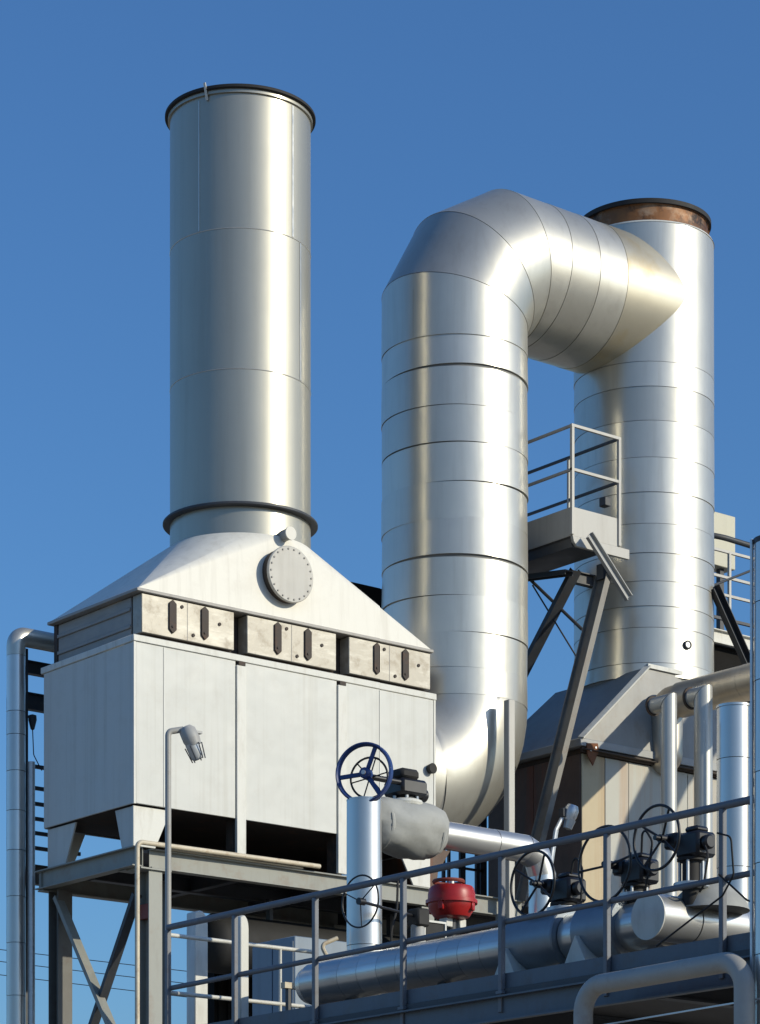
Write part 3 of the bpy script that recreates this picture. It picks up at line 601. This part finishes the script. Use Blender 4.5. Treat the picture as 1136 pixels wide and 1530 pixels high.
gr = thing('guard_rail', 'grey tubular guard rail along the front of the walkway', 'guard rail', (-6.4, -14, 5))
for y in (-10.24, -11.387, -12.67, -13.985, -15.323, -16.636, -17.957):
    MB().sect((-6.435, y, 4.80), (-6.435, y, 6.14), Rprof(.05, .05), up=(0, 1, 0)).build('post', RAILG, gr, bevel=.006)
    MB().box((-6.47, y-.04, 4.96), (-6.41, y+.04, 4.985)).build('foot_clip', RAILG, gr)
MB().tube(rounded([(-6.43, -18.45, 6.165), (-6.43, -10.24, 6.165)], .1), .032, 14).build('top_rail', RAILG, gr)
MB().tube([(-6.40, -18.45, 5.60), (-6.40, -10.24, 5.56)], .026, 12).build('mid_rail', RAILG, gr)
er = thing('end_rail', 'pale galvanised rail closing the far end of the walkway', 'guard rail', (-6.4, -10.24, 5))
for z in (6.10, 5.52): MB().tube([(-6.40, -10.2, z), (-4.55, -10.2, z)], .022, 12).build('rail', TRIMW, er)
for x in (-5.0, -4.55): MB().tube([(x, -10.2, 5.0), (x, -10.2, 6.10)], .018, 10).build('post', TRIMW, er)
# white ladder stiles
for (x, y, zt, w_), lb in (((-5.60, -9.64, 6.50, .17), 'white rounded-top ladder post beyond the walkway end rail'), ((-6.02, -10.98, 6.24, .11), 'white flat-faced post beside the second guard rail post')):
    pts = [(x-w_/2, y, 5.0), (x+w_/2, y, 5.0), (x+w_/2, y, zt-.13)]+[(x-w_*.1+w_*.6*math.cos(a), y, zt-.13+.13*math.sin(a)) for a in (.4, .8, 1.2, 1.6)]+[(x-w_/2, y, zt-.02)]
    o = MB().prism(pts, (0, .16, 0)).build('ladder_post', TRIMW, None, bevel=.012); tag(o, lb, 'post')
    if zt > 6.4:
        for v in o.data.vertices: pass

# flood lamp on a pole at the walkway corner
fp = thing('pole_lamp', 'grey pole with wire-guarded flood lamp in front of the white casing', 'lamp', (-6.36, -10.22, 5))
MB().tube(rounded([(-6.37, -10.15, 4.96), (-6.37, -10.15, 8.155), (-6.22, -10.2, 8.19)], .05), .031, 14).build('pole', GREYPIPE, fp)
hd = MB().lathe((-6.17, -10.25, 8.115), [(0, .115), (.05, .11), (.085, .07), (.09, -.03), (.075, -.10), (0, -.10)], n=18, axis=(-.45, .2, 1)).build('lamp_head', GREYP, fp)
MB().lathe((-6.125, -10.27, 7.97), [(0, .09), (.07, .08), (.068, -.06), (.05, -.085), (0, -.09)], n=18, axis=(-.4, .2, 1)).build('glass', LAMPG, hd)
for k in range(6):
    a = 2*math.pi*k/6; q = V((-.4, .2, 1)).normalized(); u_, v_ = perp(q); e = u_*math.cos(a)+v_*math.sin(a)
    MB().tube([V((-6.14, -10.262, 8.03))+e*.092, V((-6.09, -10.29, 7.88))+e*.07], .006, 6).build('guard_wire', DKSTEEL, hd)
MB().box((-6.20, -10.31, 8.15), (-6.06, -10.2, 8.175)).build('visor', GREYP, hd)

# main silver pipe along the walkway
mp = thing('walkway_pipe', 'long silver clad pipe lying along the walkway behind the guard rail', 'pipe', (-5.6, -14, 5))
PX, PZ, PR = -5.62, 5.515, .212
yy = [-11.62]+[-11.62-.30*k for k in range(1, 11)]+[-14.72]
for i in range(len(yy)-1): MB().mitre((PX, yy[i]-.004, PZ), (PX, yy[i+1]+.004, PZ), PR, n=48, flare=.003, caps=True).build('cladding', PIPE, mp)
MB().lathe((PX, -11.615, PZ), [(PR-.001, 0), (PR-.03, .10), (PR-.08, .13), (0, .14)], n=40, axis=(0, 1, 0)).build('end_cap', PIPE, mp)
MB().mitre((PX, -14.70, PZ), (PX, -15.36, PZ), .285, n=48, caps=True).build('valve_cover', SLATE, mp, bevel=.012)
MB().mitre((PX, -15.37, PZ), (PX, -15.60, PZ), PR, n=48, caps=True).build('cladding', PIPE, mp)
MB().mitre((PX, -15.60, PZ), (PX, -16.10, PZ), .285, n=48, caps=True).build('valve_cover', SLATE, mp, bevel=.012)
MB().mitre((PX, -16.10, PZ), (PX, -16.52, PZ), PR, n=48, caps=True).build('cladding', PIPE, mp)
for y in (-12.2, -13.6): MB().box((PX-.05, y-.05, 5.0), (PX+.05, y+.05, 5.34)).build('pipe_foot', DKSTEEL, mp)
for y in (-14.80, -15.72):
    MB().prism([(-5.95, y-.18, 5.0), (-5.95, y+.18, 5.0), (-5.95, y+.18, 5.15), (-5.95, y, 5.47), (-5.95, y-.18, 5.15)], (.6, 0, 0)).build('saddle', TRIMW, mp, bevel=.005)
br = thing('branch_pipe', 'silver branch pipe with round end cap crossing below the handwheels', 'pipe', (-5.9, -16.63, 5.5))
MB().mitre((-5.95, -16.63, 5.515), (-5.50, -16.63, 5.515), .195, n=48, caps=True).build('cladding', PIPE, br, bevel=.006)
MB().mitre((-5.495, -16.63, 5.515), (-4.95, -16.63, 5.515), .20, n=48, caps=True).build('cladding', PIPE, br)
MB().lathe((-4.945, -16.63, 5.515), [(.198, 0), (.13, .5), (0, .5)], n=48, axis=(1, 0, 0)).build('reducer', PIPE, br)
MB().mitre((-4.45, -16.63, 5.515), (-2.9, -16.63, 5.515), .128, n=40, caps=True).build('cladding', PIPE, br)
MB().lathe((-5.95, -16.63, 5.515), [(0, 0), (.2, 0), (.2, .012), (0, .014)], n=48, axis=(-1, 0, 0)).build('end_cap', TRIMW, br)
for x in (-5.2, -3.8): MB().box((x, -16.7, 5.0), (x+.06, -16.56, 5.34)).build('pipe_foot', DKSTEEL, br)

# ------------------------------------------------------------------ valves with handwheels
def handwheel(parent, c, axis, R, rim, m, spokes=4, phase=.3, sr=.011, name='handwheel', dish=.0):
    c = V(c); ax = V(axis).normalized()
    h = MB().torus(c, ax, R, rim, n=48, m=10).build(name, m, parent)
    u, w_ = perp(ax)
    for k in range(spokes):
        a = phase+2*math.pi*k/spokes; e = u*math.cos(a)+w_*math.sin(a)
        MB().tube([c+e*(R-.005), c-ax*dish+e*.03], sr, 8).build('spoke', m, h)
    MB().cyl(c-ax*(dish-.025), c-ax*(dish+.05), .035, n=16).build('hub', m, h)
    return h
def gear_valve(label, y, zc, wr, bx, bz, dy=.0, tall=.30, yo=.23):
    t = thing('gear_valve', label, 'valve', (PX, y, PZ), 'gear valves with handwheels on the walkway pipe')
    MB().lathe((PX, y, PZ), [(.075, .1), (.075, zc-PZ-.17), (.12, zc-PZ-.165), (.12, zc-PZ-.14), (.0, zc-PZ-.14)], n=24).build('bonnet', BLACKM, t)
    MB().lathe((PX, y, PZ), [(.13, .24), (.15, .25), (.15, .285), (.13, .29)], n=24).build('flange', GALV, t)
    for k in range(4):
        a = k*math.pi/2+.5; MB().cyl((PX+.10*math.cos(a), y+.10*math.sin(a), PZ+.28), (PX+.10*math.cos(a), y+.10*math.sin(a), zc-.15), .014, n=8).build('stud', GALV, t)
    gb = MB().box((PX-.09, y-.165+dy, zc-.14), (PX+.14, y+.11+dy, zc+.07)).build('gearbox', BLACK, t, bevel=.025)
    MB().box((PX-.06, y-.12+dy, zc+.068), (PX+.10, y+.03+dy, zc+.12)).build('cover', BLACK, gb, bevel=.02)
    MB().cyl((PX+.0, y-.165+dy, zc-.03), (PX+.0, y-.23+dy, zc-.03), .062, n=20).build('motor', BLACK, gb, bevel=.015)
    MB().cyl((PX-.10, y+yo, zc+.03), (PX-.26, y+yo, zc+.03), .022, n=12).build('shaft', BLACK, t)
    MB().box((PX-.12, y+.06, zc-.05), (PX+.02, y+yo+.05, zc+.08)).build('gear_neck', BLACK, t, bevel=.02)
    handwheel(t, (PX-.24, y+yo, zc+.03), (-1, 0, 0), wr, .0125, BLACK, 4, phase=.5+y, dish=.06)
    return t
gear_valve('black gear valve with handwheel nearest the silver elbow pipe', -15.22, 5.98, .285, 0, 0, yo=.14)
gear_valve('black gear valve with the largest handwheel, middle of the three', -16.13, 6.02, .32, 0, 0, yo=.13)
gear_valve('black gear valve with highest handwheel, in front of the risers', -16.80, 6.15, .27, 0, 0, yo=.17)
hm = MB().lathe((-5.35, -16.75, 5.60), [(.34, 0), (.30, .10), (.2, .20), (.13, .25), (0, .26)], n=32).build('insulation_hump', JACKET); tag(hm, 'dark humped insulation cover under the highest handwheel', 'cover')

# ------------------------------------------------------------------ standpipe assembly
sp_ = thing('standpipe', 'thick silver vertical standpipe below the blue handwheel', 'pipe', (-5.2, -11.86, 5))
for a, b in ((5.0, 5.9), (5.9, 7.335)): MB().mitre((-5.2, -11.86, a+.003), (-5.2, -11.86, b-.003), .178, n=56, flare=.002, caps=True).build('cladding', PIPE, sp_)
MB().lathe((-5.2, -11.86, 7.332), [(0, 0), (.181, 0), (.181, .012), (0, .03)], n=56).build('cap', PIPE, sp_)
vs_ = thing('jacketed_valve', 'grey cloth-jacketed valve with black actuator and large blue handwheel', 'valve', (-4.6, -11.79, 7.1))
jr = random.Random(5); jm = MB(); N1, N2 = 26, 40; jv = []; jf = []
prof = [(.16, -.50), (.19, -.47), (.235, -.42), (.25, -.33), (.265, -.22), (.275, -.1), (.28, .02), (.275, .14), (.262, .25), (.235, .34), (.20, .40), (.16, .43)]
for i, (r, x) in enumerate(prof):
    for k in range(N2):
        a = 2*math.pi*k/N2
        rr = r*(1+.045*math.sin(3*a+i*.9)+.028*math.sin(7*a-i*1.7)+.022*math.sin(11*a+i*2.3))*(1.06 if math.sin(a) > 0 else 1)
        jv.append((-4.60+x+.02*math.sin(2*a+i), -11.79+rr*math.cos(a), 7.135+rr*math.sin(a)))
for i in range(len(prof)-1): jf += [(i*N2+k, i*N2+(k+1) % N2, (i+1)*N2+(k+1) % N2, (i+1)*N2+k) for k in range(N2)]
jf += [tuple(range(N2)), tuple(range((len(prof)-1)*N2, len(prof)*N2))]
jm.add(jv, jf); jk = jm.build('jacket', JACKET, vs_, ang=60)
for x in (-.36, .30): MB().torus((-4.60+x, -11.79, 7.135), (1, 0, 0), .245, .012, n=40, m=6, flat=.02).build('strap', JACKET, jk)
MB().torus((-4.62, -11.79, 7.39), (0, 0, 1), .15, .035, n=32, m=8).build('collar', TRIMW, vs_)
MB().cyl((-4.62, -11.79, 7.38), (-4.62, -11.79, 7.47), .11, n=20).build('yoke', BLACKM, vs_)
for k in range(6):
    a = k*math.pi/3; MB().cyl((-4.62+.13*math.cos(a), -11.79+.13*math.sin(a), 7.40), (-4.62+.13*math.cos(a), -11.79+.13*math.sin(a), 7.455), .018, n=8).build('bolt', GALV, vs_)
ab = MB().box((-4.78, -11.95, 7.455), (-4.44, -11.63, 7.62)).build('actuator', BLACK, vs_, bevel=.03)
MB().box((-4.77, -11.93, 7.615), (-4.53, -11.66, 7.72)).build('terminal_cover', BLACKM, ab, bevel=.03)
MB().cyl((-4.44, -11.80, 7.50), (-4.36, -11.80, 7.50), .065, n=20).build('motor_cap', BLACK, ab, bevel=.01)
MB().cyl((-4.78, -11.9, 7.57), (-5.22, -11.9, 7.57), .03, n=14).build('shaft', BLACK, ab)
BWC = V((-5.27, -11.95, 7.585)); BWA = V((-.86, -.5, 0)).normalized(); bu, bv = perp(BWA)
bw = MB().lathe(BWC, [(.262, -.012), (.292, -.03), (.302, -.018), (.298, .035), (.284, .042), (.266, .012)], n=72, axis=BWA, closed=True).build('blue_handwheel', BLUE, vs_)
for k in range(3):
    a = 1.15+2*math.pi*k/3; e = bu*math.cos(a)+bv*math.sin(a)
    MB().sect(BWC+e*.03-BWA*.03, BWC+e*.27, Rprof(.045, .02), up=BWA).build('spoke', BLUE, bw, bevel=.006)
MB().cyl(BWC+BWA*.03, BWC-BWA*.09, .055, n=20).build('hub', BLUE, bw, bevel=.012)
MB().cyl(BWC+BWA*.031, BWC+BWA*.05, .022, n=12).build('nut', GALV, bw)
handwheel(vs_, (-5.17, -11.90, 7.56), (-.86, -.5, 0), .20, .011, BLACK, 6, .2, .007, 'inner_handwheel')
xp = thing('elbow_pipe', 'bright silver pipe leaving the jacketed valve and turning down', 'pipe', (-3.5, -11.79, 5))
MB().mitre((-4.20, -11.79, 7.14), (-3.46, -11.79, 7.135), .142, n=48, caps=True).build('cladding', PIPE, xp)
MB().mitre((-3.455, -11.79, 7.135), (-3.02, -11.79, 7.13), .145, n=48, caps=True).build('cladding', PIPE, xp)
n22 = V((1, 0, .0)).normalized()
MB().mitre((-3.02, -11.79, 7.13), (-2.84, -11.79, 7.06), .144, (math.cos(.19), 0, -math.sin(.19)), (math.cos(.78), 0, -math.sin(.78)), n=48, caps=True).build('elbow', PIPE, xp)
MB().mitre((-2.84, -11.79, 7.06), (-2.77, -11.79, 6.88), .144, (math.cos(.78), 0, -math.sin(.78)), (math.cos(1.38), 0, -math.sin(1.38)), n=48, caps=True).build('elbow', PIPE, xp)
MB().mitre((-2.77, -11.79, 6.88), (-2.77, -11.79, 5.0), .144, (math.cos(1.38), 0, -math.sin(1.38)), None, n=48, caps=True).build('cladding', PIPE, xp)

# red actuator
ra = thing('red_actuator', 'red diaphragm actuator on a valve behind the guard rail', 'actuator', (-3.88, -11.64, 5))
MB().lathe((-3.88, -11.64, 6.52), [(0, -.19), (.13, -.19), (.18, -.17), (.235, -.09), (.243, -.03), (.243, .06), (.23, .12), (.215, .14), (.0, .145)], n=48).build('housing', RED, ra, ang=28)
MB().lathe((-3.88, -11.64, 6.52), [(.24, -.035), (.266, -.035), (.266, .0), (.24, .0)], n=48, closed=True).build('rim', RED, ra)
for k in range(4):
    a = k*math.pi/2+.4; MB().sect((-3.88+.235*math.cos(a), -11.64+.235*math.sin(a), 6.40), (-3.88+.235*math.cos(a), -11.64+.235*math.sin(a), 6.50), Rprof(.06, .04), up=(math.cos(a), math.sin(a), 0)).build('lug', RED, ra, bevel=.008)
MB().torus((-3.92, -11.64, 6.71), (0, 0, 1), .15, .02, n=32, m=6).build('top_ring', REDBR, ra)
MB().cyl((-3.88, -11.64, 6.69), (-3.88, -11.64, 6.75), .03, n=12).build('indicator', GALV, ra)
MB().cyl((-3.88, -11.64, 5.0), (-3.88, -11.64, 6.35), .05, n=16).build('stem', DKSTEEL, ra)
for dx in (-.12, .06): MB().box((-3.88+dx, -11.70, 6.24), (-3.88+dx+.09, -11.58, 6.335)).build('bracket', TRIMW, ra, bevel=.008)
MB().box((-4.1, -11.8, 5.0), (-3.66, -11.48, 6.1)).build('valve_body', DKSTEEL, ra, bevel=.03)

# small valve cluster right of the standpipe
sv = thing('small_valve', 'small valve with thin black handwheel in front of the standpipe', 'valve', (-4.7, -12.2, 5))
MB().cyl((-4.75, -12.15, 5.0), (-4.75, -12.15, 6.15), .07, n=16).build('body', GREYP, sv)
handwheel(sv, (-5.62, -12.32, 6.24), (-1, -.1, 0), .25, .009, BLACK, 3, .6, .006)
MB().tube([(-5.62, -12.32, 6.24), (-4.75, -12.15, 6.20)], .016, 8).build('shaft', BLACK, sv)
MB().box((-4.82, -12.24, 6.1), (-4.66, -12.06, 6.28)).build('gearbox', BLACKM, sv, bevel=.02)
gg = thing('gauge_box', 'small white-framed gauge box near the red actuator', 'gauge', (-4.4, -12.1, 5))
MB().box((-4.55, -12.02, 5.98), (-4.30, -11.93, 6.20)).build('body', BLACKM, gg, bevel=.006)
for a, b in (((-4.57, -12.035, 6.19), (-4.28, -12.0, 6.21)), ((-4.57, -12.035, 5.97), (-4.28, -12.0, 5.99)), ((-4.57, -12.035, 5.991), (-4.552, -12.0, 6.189)), ((-4.298, -12.035, 5.991), (-4.28, -12.0, 6.189))):
    MB().box(a, b).build('frame_bar', TRIMW, gg)
MB().box((-4.45, -11.99, 5.0), (-4.40, -11.95, 5.98)).build('stand', DKSTEEL, gg)
for pts, lb in (([(-4.98, -12.02, 5.0), (-4.98, -12.02, 6.05), (-4.85, -11.95, 6.3), (-4.8, -11.9, 6.6)], 'thin dark hose looping beside the standpipe'),):
    o = MB().tube(rounded(pts, .15), .012, 8).build('hose', BLACKM); tag(o, lb, 'hose')
ob_ = MB().tube(rounded([(-5.05, -11.1, 5.0), (-5.05, -11.1, 5.85), (-5.12, -11.05, 6.02), (-4.95, -11.1, 6.1)], .05), .022, 8).build('bent_tube', CREAM); tag(ob_, 'orange-tan bent tube left of the standpipe', 'tube')
wp_ = MB().box((-5.35, -10.75, 5.60), (-4.75, -10.68, 5.66)).build('flat_bar', CREAM); tag(wp_, 'short cream bar behind the end of the silver walkway pipe', 'bar')
MB_ = MB().box((-5.3, -10.74, 5.0), (-5.26, -10.69, 5.599)).build('bar_stand', DKSTEEL); MB_.parent = None; tag(MB_, 'thin dark stand holding the short cream bar', 'stand')

# grey bracket pipe in front of the girder, right clad column, cables
bp = MB().tube(rounded([(-6.78, -16.72, 0), (-6.78, -16.72, 4.84), (-6.78, -18.52, 4.86), (-6.78, -18.52, 0)], .22, 10), .08, 24).build('loop_pipe', GREYPIPE)
tag(bp, 'grey pipe loop hanging over the girder at bottom right', 'pipe')
rc = thing('clad_column', 'clad vertical pipe cut by the right edge of the picture', 'pipe', (-6.42, -18.6, 0))
c = (-6.555, -18.595)
zk = [0, 3, 4.9, 5.6, 6.3, 7.0, 7.6, 8.06]
for i in range(7): MB().mitre((*c, zk[i]+.003), (*c, zk[i+1]-.003), .135, n=40, flare=.002, caps=True).build('cladding', PIPE, rc)
MB().lathe((*c, 8.055), [(0, 0), (.14, 0), (.14, .04), (0, .05)], n=40).build('cap', DKSTEEL, rc)
MB().sect((-6.676, -18.50, 4.7), (-6.676, -18.50, 8.09), Rprof(.02, .02), up=(0, 1, 0)).build('edge_angle', GALV, rc)
for pts, lb in (([(-6.47, -17.93, 5.95), (-6.47, -18.08, 5.9), (-6.46, -18.1, 5.6), (-6.46, -17.98, 5.45), (-6.45, -17.6, 5.3), (-6.42, -17.2, 5.15)], 'thin black cable dangling from the last guard rail post'),
                ([(-6.47, -17.95, 5.62), (-6.47, -18.1, 5.5), (-6.47, -18.25, 5.38), (-6.46, -18.45, 5.3)], 'short black cable sagging towards the right edge')):
    o = MB().tube(rounded(pts, .06), .008, 6).build('cable', BLACKM); tag(o, lb, 'cable')

for pts, lb in (([(PX, -15.30, 6.02), (PX-.05, -15.42, 6.25), (PX-.05, -15.52, 6.10), (PX-.05, -15.50, 5.82)], 'black cable loop rising from the gear valve nearest the elbow pipe'),
                ([(PX, -16.2, 6.08), (PX-.08, -16.30, 6.36), (PX-.08, -16.42, 6.20), (PX-.1, -16.38, 5.9), (PX-.05, -16.3, 5.80)], 'black cable loop rising from the middle gear valve'),
                ([(PX, -16.9, 6.2), (PX-.08, -17.08, 6.0), (PX-.08, -17.02, 5.74), (PX, -16.9, 5.72)], 'black cable loop drooping from the gear valve with highest handwheel')):
    o = MB().tube(rounded(pts, .12), .010, 6).build('cable', BLACKM); tag(o, lb, 'cable')
# bypass duct outside the right edge of the picture; its shadow falls across the rusty casing
bd = thing('bypass_duct', 'clad bypass duct outside the right edge of the picture', 'duct', (13.0, -7.35, 0))
MB().tube(rounded([(13.62, -7.35, 0), (13.62, -7.35, 12.7), (14.1, -7.35, 14.1), (14.8, -7.35, 15.2), (16.0, -7.35, 16.4), (24, -7.35, 16.6)], .8, 8), .42, 32).build('cladding', PIPE, bd)
for x in (17.5, 22.5): MB().sect((x, -7.35, 0), (x, -7.35, 16.1), Iprof(.2, .2), up=(0, 1, 0)).build('column', BEAM, bd)
